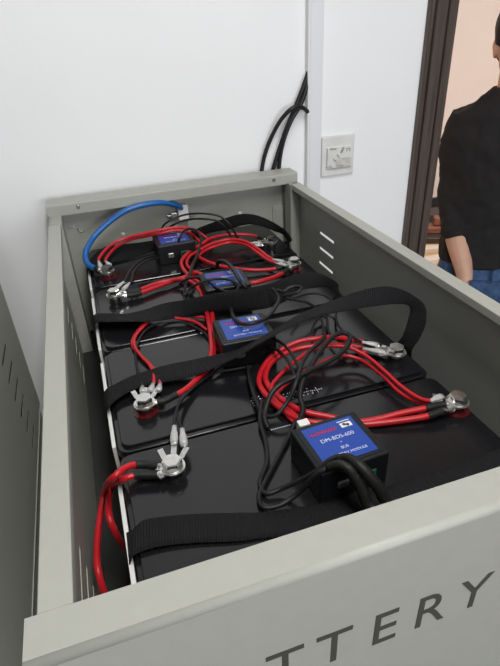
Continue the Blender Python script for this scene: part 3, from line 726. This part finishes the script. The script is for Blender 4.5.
# ================================================================ STRAPS
def strap(lab, st, th=.0014, n=10):
    U_ = spline([pt(s[0]) for s in st], n); L_ = spline([pt(s[1]) for s in st], n)
    bm = bmesh.new(); uv = bm.loops.layers.uv.new('uv')
    W = 4; rows = []; d = 0; ds = []
    for i, (a, b) in enumerate(zip(U_, L_)):
        m = (a+b)/2
        # keep the woven band near its true width
        ln = (a-b).length
        if i: d += (m-pm).length
        pm = m; ds.append(d)
        rows.append([a.lerp(b, k/W) for k in range(W+1)])
    V = [[bm.verts.new(p) for p in r] for r in rows]
    for i in range(len(V)-1):
        for k in range(W):
            f = bm.faces.new((V[i][k], V[i][k+1], V[i+1][k+1], V[i+1][k]))
            for lp, (dd, kk) in zip(f.loops, ((ds[i], k), (ds[i], k+1), (ds[i+1], k+1), (ds[i+1], k))): lp[uv].uv = (dd, kk/W*.042)
    o = obj('webbing_strap', bm, M['web'], smooth=True)
    s = o.modifiers.new('s', 'SOLIDIFY'); s.thickness = th; s.offset = 0
    return tag(o, lab, 'strap', 'black lifting straps round the batteries')
strap('rear black webbing strap behind the rear module with a hump at right', [
    (('w', .0545, .890, -.07), ('w', .0545, .850, -.07)), (('w', .0548, .893, -.015), ('w', .0548, .850, -.015)),
    (('w', .064, .905, .005), ('w', .062, .862, .004)), ((104, 247.5, .016), (107, 264, .004)), ((120, 244.8, .020), (128, 259.5, .003)), ((152, 241, .018), (154, 251, .003)), ((185, 233, .028), (186, 243, .004)),
    ((210, 223.5, .050), (210, 233, .024)), ((226, 218, .062), (230, 229, .034)), ((238, 214.5, .072), (242, 225.5, .046)), ((250, 214, .076), (253, 224.5, .052)), ((262, 217, .070), (264, 227, .046)), ((276, 224, .052), (274, 231, .032)), ((287, 232, .032), (283, 234.5, .020)), ((292, 240, .014), (287.5, 241, .006)),
    (('w', .5265, .865, -.012), ('w', .5265, .830, -.012)), (('w', .5265, .870, -.07), ('w', .5265, .830, -.07))])
strap('broad black webbing strap crossing in front of the second module', [
    (('w', .0545, .650, -.07), ('w', .0545, .610, -.07)), (('w', .0546, .650, -.012), ('w', .0546, .610, -.012)),
    ((95, 314.5, .002), (96, 322.5, .014)), ((105, 313.5, .003), (108, 322, .022)), ((125, 314, .003), (126, 321.5, .024)), ((144, 310, .012), (150, 321.5, .018)), ((164, 303.6, .026), (168, 319.5, .012)), ((186, 299.5, .038), (188, 317, .008)),
    ((218, 293, .050), (218, 313, .010)), ((250, 287.6, .052), (248, 311, .010)), ((273, 282.5, .052), (270, 307.5, .014)), ((288, 276.8, .056), (286, 301, .022)), ((306, 271.8, .056), (299, 291, .034)), ((321, 274, .048), (314, 288, .032)), ((334, 280.5, .030), (328, 287.5, .018)), ((338.5, 285, .014), (334, 292, .006)),
    (('w', .5265, .585, -.016), ('w', .5265, .548, -.016)), (('w', .5265, .590, -.07), ('w', .5265, .550, -.07))])
strap('black webbing strap twisting and rising into a high arch at right', [
    (('w', .0545, .400, -.07), ('w', .0545, .360, -.07)), (('w', .0545, .400, -.012), ('w', .0545, .358, -.012)),
    ((106, 390, .004), (110, 406, .008)), ((117, 383.5, .006), (119, 398, .010)), ((130, 377, .008), (131, 391, .012)), ((150, 370, .010), (150, 384.5, .012)), ((170, 364.5, .014), (170, 381, .014)), ((190, 360.5, .018), (190, 377, .018)), ((213, 355.5, .026), (213, 368.5, .026)), ((238, 349, .034), (238, 356.5, .040)), ((256, 340.5, .042), (257, 345, .056)),
    ((273, 331, .048), (273, 336, .062)), ((295, 317, .058), (295, 324, .066)), ((317, 307, .068), (317, 316.5, .070)), ((344, 296.5, .082), (344, 311, .072)), ((368, 289, .094), (368, 307, .076)), ((388, 286.5, .100), (388, 304.5, .077)), ((402, 289.6, .098), (402, 304, .076)), ((415, 296.5, .086), (409, 306, .070)),
    ((425, 306, .072), (410, 311, .060)), ((426, 322, .050), (408, 320, .046)), ((420, 338, .024), (403, 335, .022)), ((412, 350, .002), (398, 343, .002)), (('w', .532, .325, -.03), ('w', .532, .365, -.03)), (('w', .530, .325, -.07), ('w', .530, .365, -.07))])
strap('black webbing strap lying flat beside the lettered front panel', [
    (('w', .0545, .148, -.07), ('w', .0545, .104, -.07)), (('w', .0560, .150, -.020), ('w', .0560, .106, -.020)), ((134, 529, .003), (133, 556, .003)),
    ((142, 521.5, .005), (143, 551, .005)), ((160, 517.5, .005), (160, 546.5, .005)), ((192, 514.5, .004), (192, 543, .004)), ((240, 513, .003), (240, 541, .003)), ((262, 512.5, .0025), (262, 538, .0025)),
    (('w', .30, .094, .0022), ('w', .30, .052, .0022)), (('w', .42, .094, .0022), ('w', .42, .052, .0022)), (('w', .512, .094, .0035), ('w', .512, .052, .0035)), (('w', .5265, .094, -.012), ('w', .5265, .052, -.012)), (('w', .5265, .094, -.07), ('w', .5265, .052, -.07))])

# ================================================================ NEXT ROOM : pile of boards
def board(lab, m, c, l, w, h, rz, ry=0, name='wooden_board', cat='board'):
    bm = bmesh.new(); box(bm, -l/2, l/2, -w/2, w/2, 0, h, bev=.003, seg=1)
    o = obj(name, bm, M[m]); o.location = c; o.rotation_euler = (0, ry, rz)
    return tag(o, lab, cat, 'boards piled beyond the doorway')
board('dark flat board at the bottom of the pile beyond the doorway', 'dplank', (2.95, 3.34, .0), 1.1, .30, .05, math.radians(-25))
board('red-brown board lying on the pile behind the pale planks', 'rplank', (3.02, 3.34, .055), .9, .14, .05, math.radians(-22))
board('dark brown board lowest against the black skirting', 'dplank', (3.35, 3.72, .0), 1.0, .2, .09, math.radians(-8))
board('upper pale plank lying beyond the doorway', 'plank', (2.86, 3.06, .0), .75, .075, .045, math.radians(-14))
board('lower pale plank lying nearest the doorway', 'plank', (2.80, 2.90, .0), .70, .085, .040, math.radians(-4))
board('short orange-red block resting on the dark boards', 'rplank', (2.98, 3.38, .11), .12, .10, .06, math.radians(-30), name='wooden_block', cat='block')

# ================================================================ PERSON
PC = Vector((1.487, 1.238, 0)); PHI = math.radians(-40)
RZ = Matrix.Rotation(PHI, 4, 'Z')
per = thing('person', 'person in black sweater and blue jeans standing in the doorway, arm hanging', 'person', PC)
def W(x, y, z): return PC + (RZ @ Vector((x, y, 0))) + Vector((0, 0, z))
AX = (RZ @ Vector((1, 0, 0))); AY = (RZ @ Vector((0, 1, 0)))
EZ = T+.240                                  # ear height
def lf(bm, secs, **k): loft(bm, [(W(*s[0]), s[1], s[2], AX, AY) for s in secs], **k)
def limb(bm, P, R, seg=14): tube(bm, [W(*p) for p in P], R, seg=seg, n=5)
def remesh(o, v, it=4):
    r = o.modifiers.new('r', 'REMESH'); r.mode = 'VOXEL'; r.voxel_size = v; r.use_smooth_shade = True
    s = o.modifiers.new('s', 'SMOOTH'); s.iterations = it; s.factor = .5
# joints in the person's own frame (x: their left = image right, -y: towards the camera)
HD = EZ+.0                                   # head centre height
SHZ = T+.05
armR = [(-.120, .02, SHZ-.020), (-.148, .025, SHZ-.10), (-.142, .03, SHZ-.20), (-.132, .00, SHZ-.31), (-.098, -.06, SHZ-.43), (-.058, -.11, SHZ-.53), (-.046, -.125, SHZ-.57)]
armL = [(.140, .02, SHZ-.020), (.190, .025, SHZ-.10), (.228, .03, SHZ-.22), (.232, .02, SHZ-.305), (.235, -.01, SHZ-.40), (.232, -.035, SHZ-.495), (.230, -.045, SHZ-.535)]
aR = [.040, .044, .041, .043, .043, .032, .027]
body = bmesh.new()
def head(bm):
    ell(bm, W(0, .012, HD+.045), (.076, .094, .085), rot=RZ.to_3x3(), seg=28)
    ell(bm, W(0, -.012, HD-.015), (.066, .082, .090), rot=RZ.to_3x3(), seg=28)
    ell(bm, W(0, -.050, HD-.072), (.040, .040, .035), rot=RZ.to_3x3())
    tube(bm, [W(0, -.088, HD+.022), W(0, -.102, HD-.002), W(0, -.112, HD-.020), W(0, -.094, HD-.028)], [.009, .011, .015, .010], seg=10)
    ell(bm, W(0, -.092, HD-.052), (.024, .010, .006), rot=RZ.to_3x3())
    for s in (-1, 1):
        ell(bm, W(s*.032, -.080, HD+.038), (.024, .014, .007), rot=RZ.to_3x3())
        ell(bm, W(s*.076, .012, HD+.000), (.011, .018, .032), rot=RZ.to_3x3())
        ell(bm, W(s*.082, .017, HD+.008), (.008, .018, .020), rot=RZ.to_3x3())
    limb(bm, [(0, .015, HD-.03), (0, .020, HD-.11), (0, .02, HD-.17), (0, .02, HD-.24)], [.055, .054, .060, .075], seg=18)
head(body)
def hand(bm, wr, s, fwd):
    wx, wy, wz = wr
    # palm hanging down, thumb towards the front
    lf_ = lambda p: W(wx+p[0], wy+p[1], wz+p[2])
    tube(bm, [lf_((0, 0, .012)), lf_((0, -.003, -.02)), lf_((s*.004, -.010, -.050)), lf_((s*.006, -.016, -.085))], [.026, .034, .041, .040], seg=16, n=5, flat=.45)
    for i, (o, L, rr) in enumerate(((-.030, .070, .0088), (-.010, .080, .0092), (.011, .075, .0090), (.030, .058, .0080))):
        y = o-.014
        P = [(s*.004, y, -.072), (s*.002, y-.004, -.092), (-s*.006, y-.010, -.092-L*.42), (-s*.020, y-.012, -.092-L*.75), (-s*.036, y-.010, -.090-L*.88)]
        tube(bm, [lf_(p) for p in P], [rr*1.05, rr, rr*.95, rr*.88, rr*.7], seg=10, n=4)
    P = [(0, -.018, -.018), (-s*.010, -.040, -.040), (-s*.016, -.052, -.062), (-s*.020, -.054, -.086)]
    tube(bm, [lf_(p) for p in P], [.015, .0125, .0105, .0080], seg=10, n=4)
for arm, s in ((armR, 1), (armL, -1)):
    limb(body, arm, aR)
    hand(body, arm[-1], s, 0)
# torso and legs under the clothes
lf(body, [((0, .02, T-.10), .13, .09), ((0, .015, T+.01), .13, .08), ((0, .02, T+.08), .09, .07), ((0, .02, T+.10), .055, .055)])
lf(body, [((0, .01, T-.62), .13, .09), ((0, .01, T-.45), .13, .09), ((0, .015, T-.10), .13, .09)])
for s in (-1, 1):
    limb(body, [(s*.08, .01, T-.60), (s*.09, .01, T-.80), (s*.095, .0, .48), (s*.10, .01, .30), (s*.10, .02, .09), (s*.10, -.02, .04)], [.07, .065, .05, .045, .035, .035])
bo = obj('body', body, M['skin'], per); remesh(bo, .0042, 3)
# hair
bm = bmesh.new()
ell(bm, W(0, .028, HD+.062), (.092, .100, .098), rot=RZ.to_3x3(), seg=28)
ell(bm, W(0, .045, HD+.012), (.084, .078, .082), rot=RZ.to_3x3(), seg=28)
ell(bm, W(0, -.03, HD+.095), (.070, .062, .045), rot=RZ.to_3x3(), seg=28)
for s in (-1, 1): ell(bm, W(s*.076, .002, HD+.050), (.013, .030, .045), rot=RZ.to_3x3())
remesh(obj('hair', bm, M['hair'], per), .006, 3)
for s in (-1, 1):
    bm = bmesh.new(); ell(bm, W(s*.031, -.083, HD+.014), (.013, .010, .007), rot=RZ.to_3x3()); e = obj('eye', bm, M['eye'], per, smooth=True)
    bm = bmesh.new(); ell(bm, W(s*.031, -.0915, HD+.014), (.005, .003, .005), rot=RZ.to_3x3()); obj('iris', bm, M['ink'], e, smooth=True)
    obj('eyebrow', TB([W(s*.016, -.094, HD+.034), W(s*.032, -.094, HD+.038), W(s*.050, -.084, HD+.034)], .004, seg=8), M['hair'], per, smooth=True)
# sweater
HEM = T-.485
bm = bmesh.new()
lf(bm, [((0, .02, HEM), .158, .120), ((0, .02, HEM+.05), .160, .122), ((0, .015, T-.32), .155, .115), ((0, .015, T-.18), .168, .120), ((0, .02, T-.05), .186, .118), ((0, .02, T+.045), .176, .100), ((0, .022, T+.085), .105, .078), ((0, .022, T+.125), .070, .066)], seg=28)
def sleeve(arm, cut):
    P = arm[:cut]
    R = [.070, .062, .058, .055, .050, .052, .046, .040][:len(P)]
    limb(bm, P, R)
    # bunched folds of the pushed-up cuff
    for k in range(3):
        f = .25+.25*k; a = Vector(P[-2]).lerp(Vector(P[-1]), f); b = a+(Vector(P[-1])-Vector(P[-2])).normalized()*.012
        limb(bm, [tuple(a), tuple((a+b)/2), tuple(b)], [.052, .060, .052])
sleeve(armR, 5); sleeve(armL, 6)
sw = obj('sweater', bm, M['knit'], per); remesh(sw, .0075, 3)
tx = bpy.data.textures.new('folds', 'CLOUDS'); tx.noise_scale = .07
dm = sw.modifiers.new('d', 'DISPLACE'); dm.texture = tx; dm.strength = .022; dm.mid_level = .5
# jeans
bm = bmesh.new()
lf(bm, [((0, .01, T-.66), .150, .110), ((0, .01, T-.58), .162, .120), ((0, .012, HEM+.0), .150, .108), ((0, .015, HEM+.04), .140, .100)], seg=28)
for s in (-1, 1):
    limb(bm, [(s*.075, .01, T-.58), (s*.088, .01, T-.70), (s*.095, .005, .50), (s*.10, .01, .30), (s*.10, .02, .10), (s*.10, .02, .07)], [.088, .088, .068, .062, .058, .058], seg=18)
jn = obj('jeans', bm, M['denim'], per); remesh(jn, .007, 3)
def surf(x, z, ex=.002):   # front of the jeans at height z
    a, b = .161+ex, .119+ex
    return W(x, .011-b*math.sqrt(max(.02, 1-(x/a)**2)), z)
bm = bmesh.new(); tube(bm, [surf(x, z) for x, z in ((-.070, HEM-.035), (-.072, HEM-.060), (-.085, HEM-.085), (-.110, HEM-.100), (-.135, HEM-.103))], .0018, seg=6)
tube(bm, [surf(x, z) for x, z in ((-.075, HEM-.035), (-.078, HEM-.060), (-.090, HEM-.081), (-.112, HEM-.094), (-.135, HEM-.097))], .0012, seg=6)
tube(bm, [surf(x, HEM-.036) for x in (-.150, -.12, -.08, -.04, 0, .04, .08, .12, .150)], .0018, seg=6)
obj('pocket_seam', bm, M['denim'], jn, smooth=True)
for x in (-.088, .088):
    bm = bmesh.new(); ell(bm, surf(x, HEM-.055), (.004, .004, .004)); obj('rivet', bm, M['tin'], jn, smooth=True)
for x in (-.120, -.045, .045, .120):
    bm = bmesh.new(); tube(bm, [surf(x, HEM+.005, .003), surf(x, HEM-.02, .004), surf(x, HEM-.038, .003)], .006, seg=8, flat=.5); obj('belt_loop', bm, M['denim'], jn, smooth=True)
for s in (-1, 1):
    bm = bmesh.new(); loft(bm, [(W(s*.10, .075, .045), .032, .040, AX, (0, 0, 1)), (W(s*.10, .04, .055), .040, .052, AX, (0, 0, 1)), (W(s*.10, -.04, .045), .044, .042, AX, (0, 0, 1)), (W(s*.10, -.12, .035), .045, .033, AX, (0, 0, 1)), (W(s*.10, -.175, .030), .025, .022, AX, (0, 0, 1))])
    sh = obj('shoe', bm, M['shoe'], per, smooth=True)
    for v in sh.data.vertices: v.co.z = max(v.co.z, 0.0)

# ================================================================ LIGHT
t = thing('ceiling_light', 'long white ceiling lamp running above the cabinet', 'lamp', (.36, -.45, CZ))
obj('lamp_frame', B(.20, .52, -1.15, .25, CZ-.05, CZ-.0, bev=.004), M['frame'], t)
obj('diffuser', B(.22, .50, -1.13, .23, CZ-.056, CZ-.049), M['lamp'], t)
def area(name, loc, rot, sx, sy, e, col=(1, 1, 1)):
    l = bpy.data.lights.new(name, 'AREA'); l.shape = 'RECTANGLE'; l.size = sx; l.size_y = sy; l.energy = e; l.color = col
    o = bpy.data.objects.new(name, l); C.objects.link(o); o.location = loc; o.rotation_euler = rot; return o
area('ceiling_lamp_light', (.36, -.45, CZ-.06), (0, 0, 0), .28, 1.36, 25, (1, .985, .955))
area('window_light', ((WX0+WX1)/2, -3.38, (WZ0+WZ1)/2), (math.radians(90), 0, 0), WX1-WX0, WZ1-WZ0, 70, (.98, .985, 1))
area('next_room_light', (3.6, 1.6, CZ-.05), (0, math.radians(-5), 0), 1.6, .7, 92, (1, .95, .89))
wd = bpy.data.worlds.new('World'); S.world = wd; wd.use_nodes = True
wd.node_tree.nodes['Background'].inputs[0].default_value = (.75, .85, 1, 1)
wd.node_tree.nodes['Background'].inputs[1].default_value = 1.0
# ================================================================ CAMERA
cd = bpy.data.cameras.new('camera'); cd.sensor_fit = 'HORIZONTAL'; cd.sensor_width = 36; cd.lens = F/500*36; cd.clip_start = .02
co = bpy.data.objects.new('camera', cd); C.objects.link(co)
mm = Matrix((CR, CU, -CW)).transposed().to_4x4(); mm.translation = CP; co.matrix_world = mm
S.camera = co
S.view_settings.view_transform = 'Standard'; S.view_settings.look = 'None'; S.view_settings.gamma = 1; S.view_settings.use_curve_mapping = False
S.view_settings.exposure = 0.0
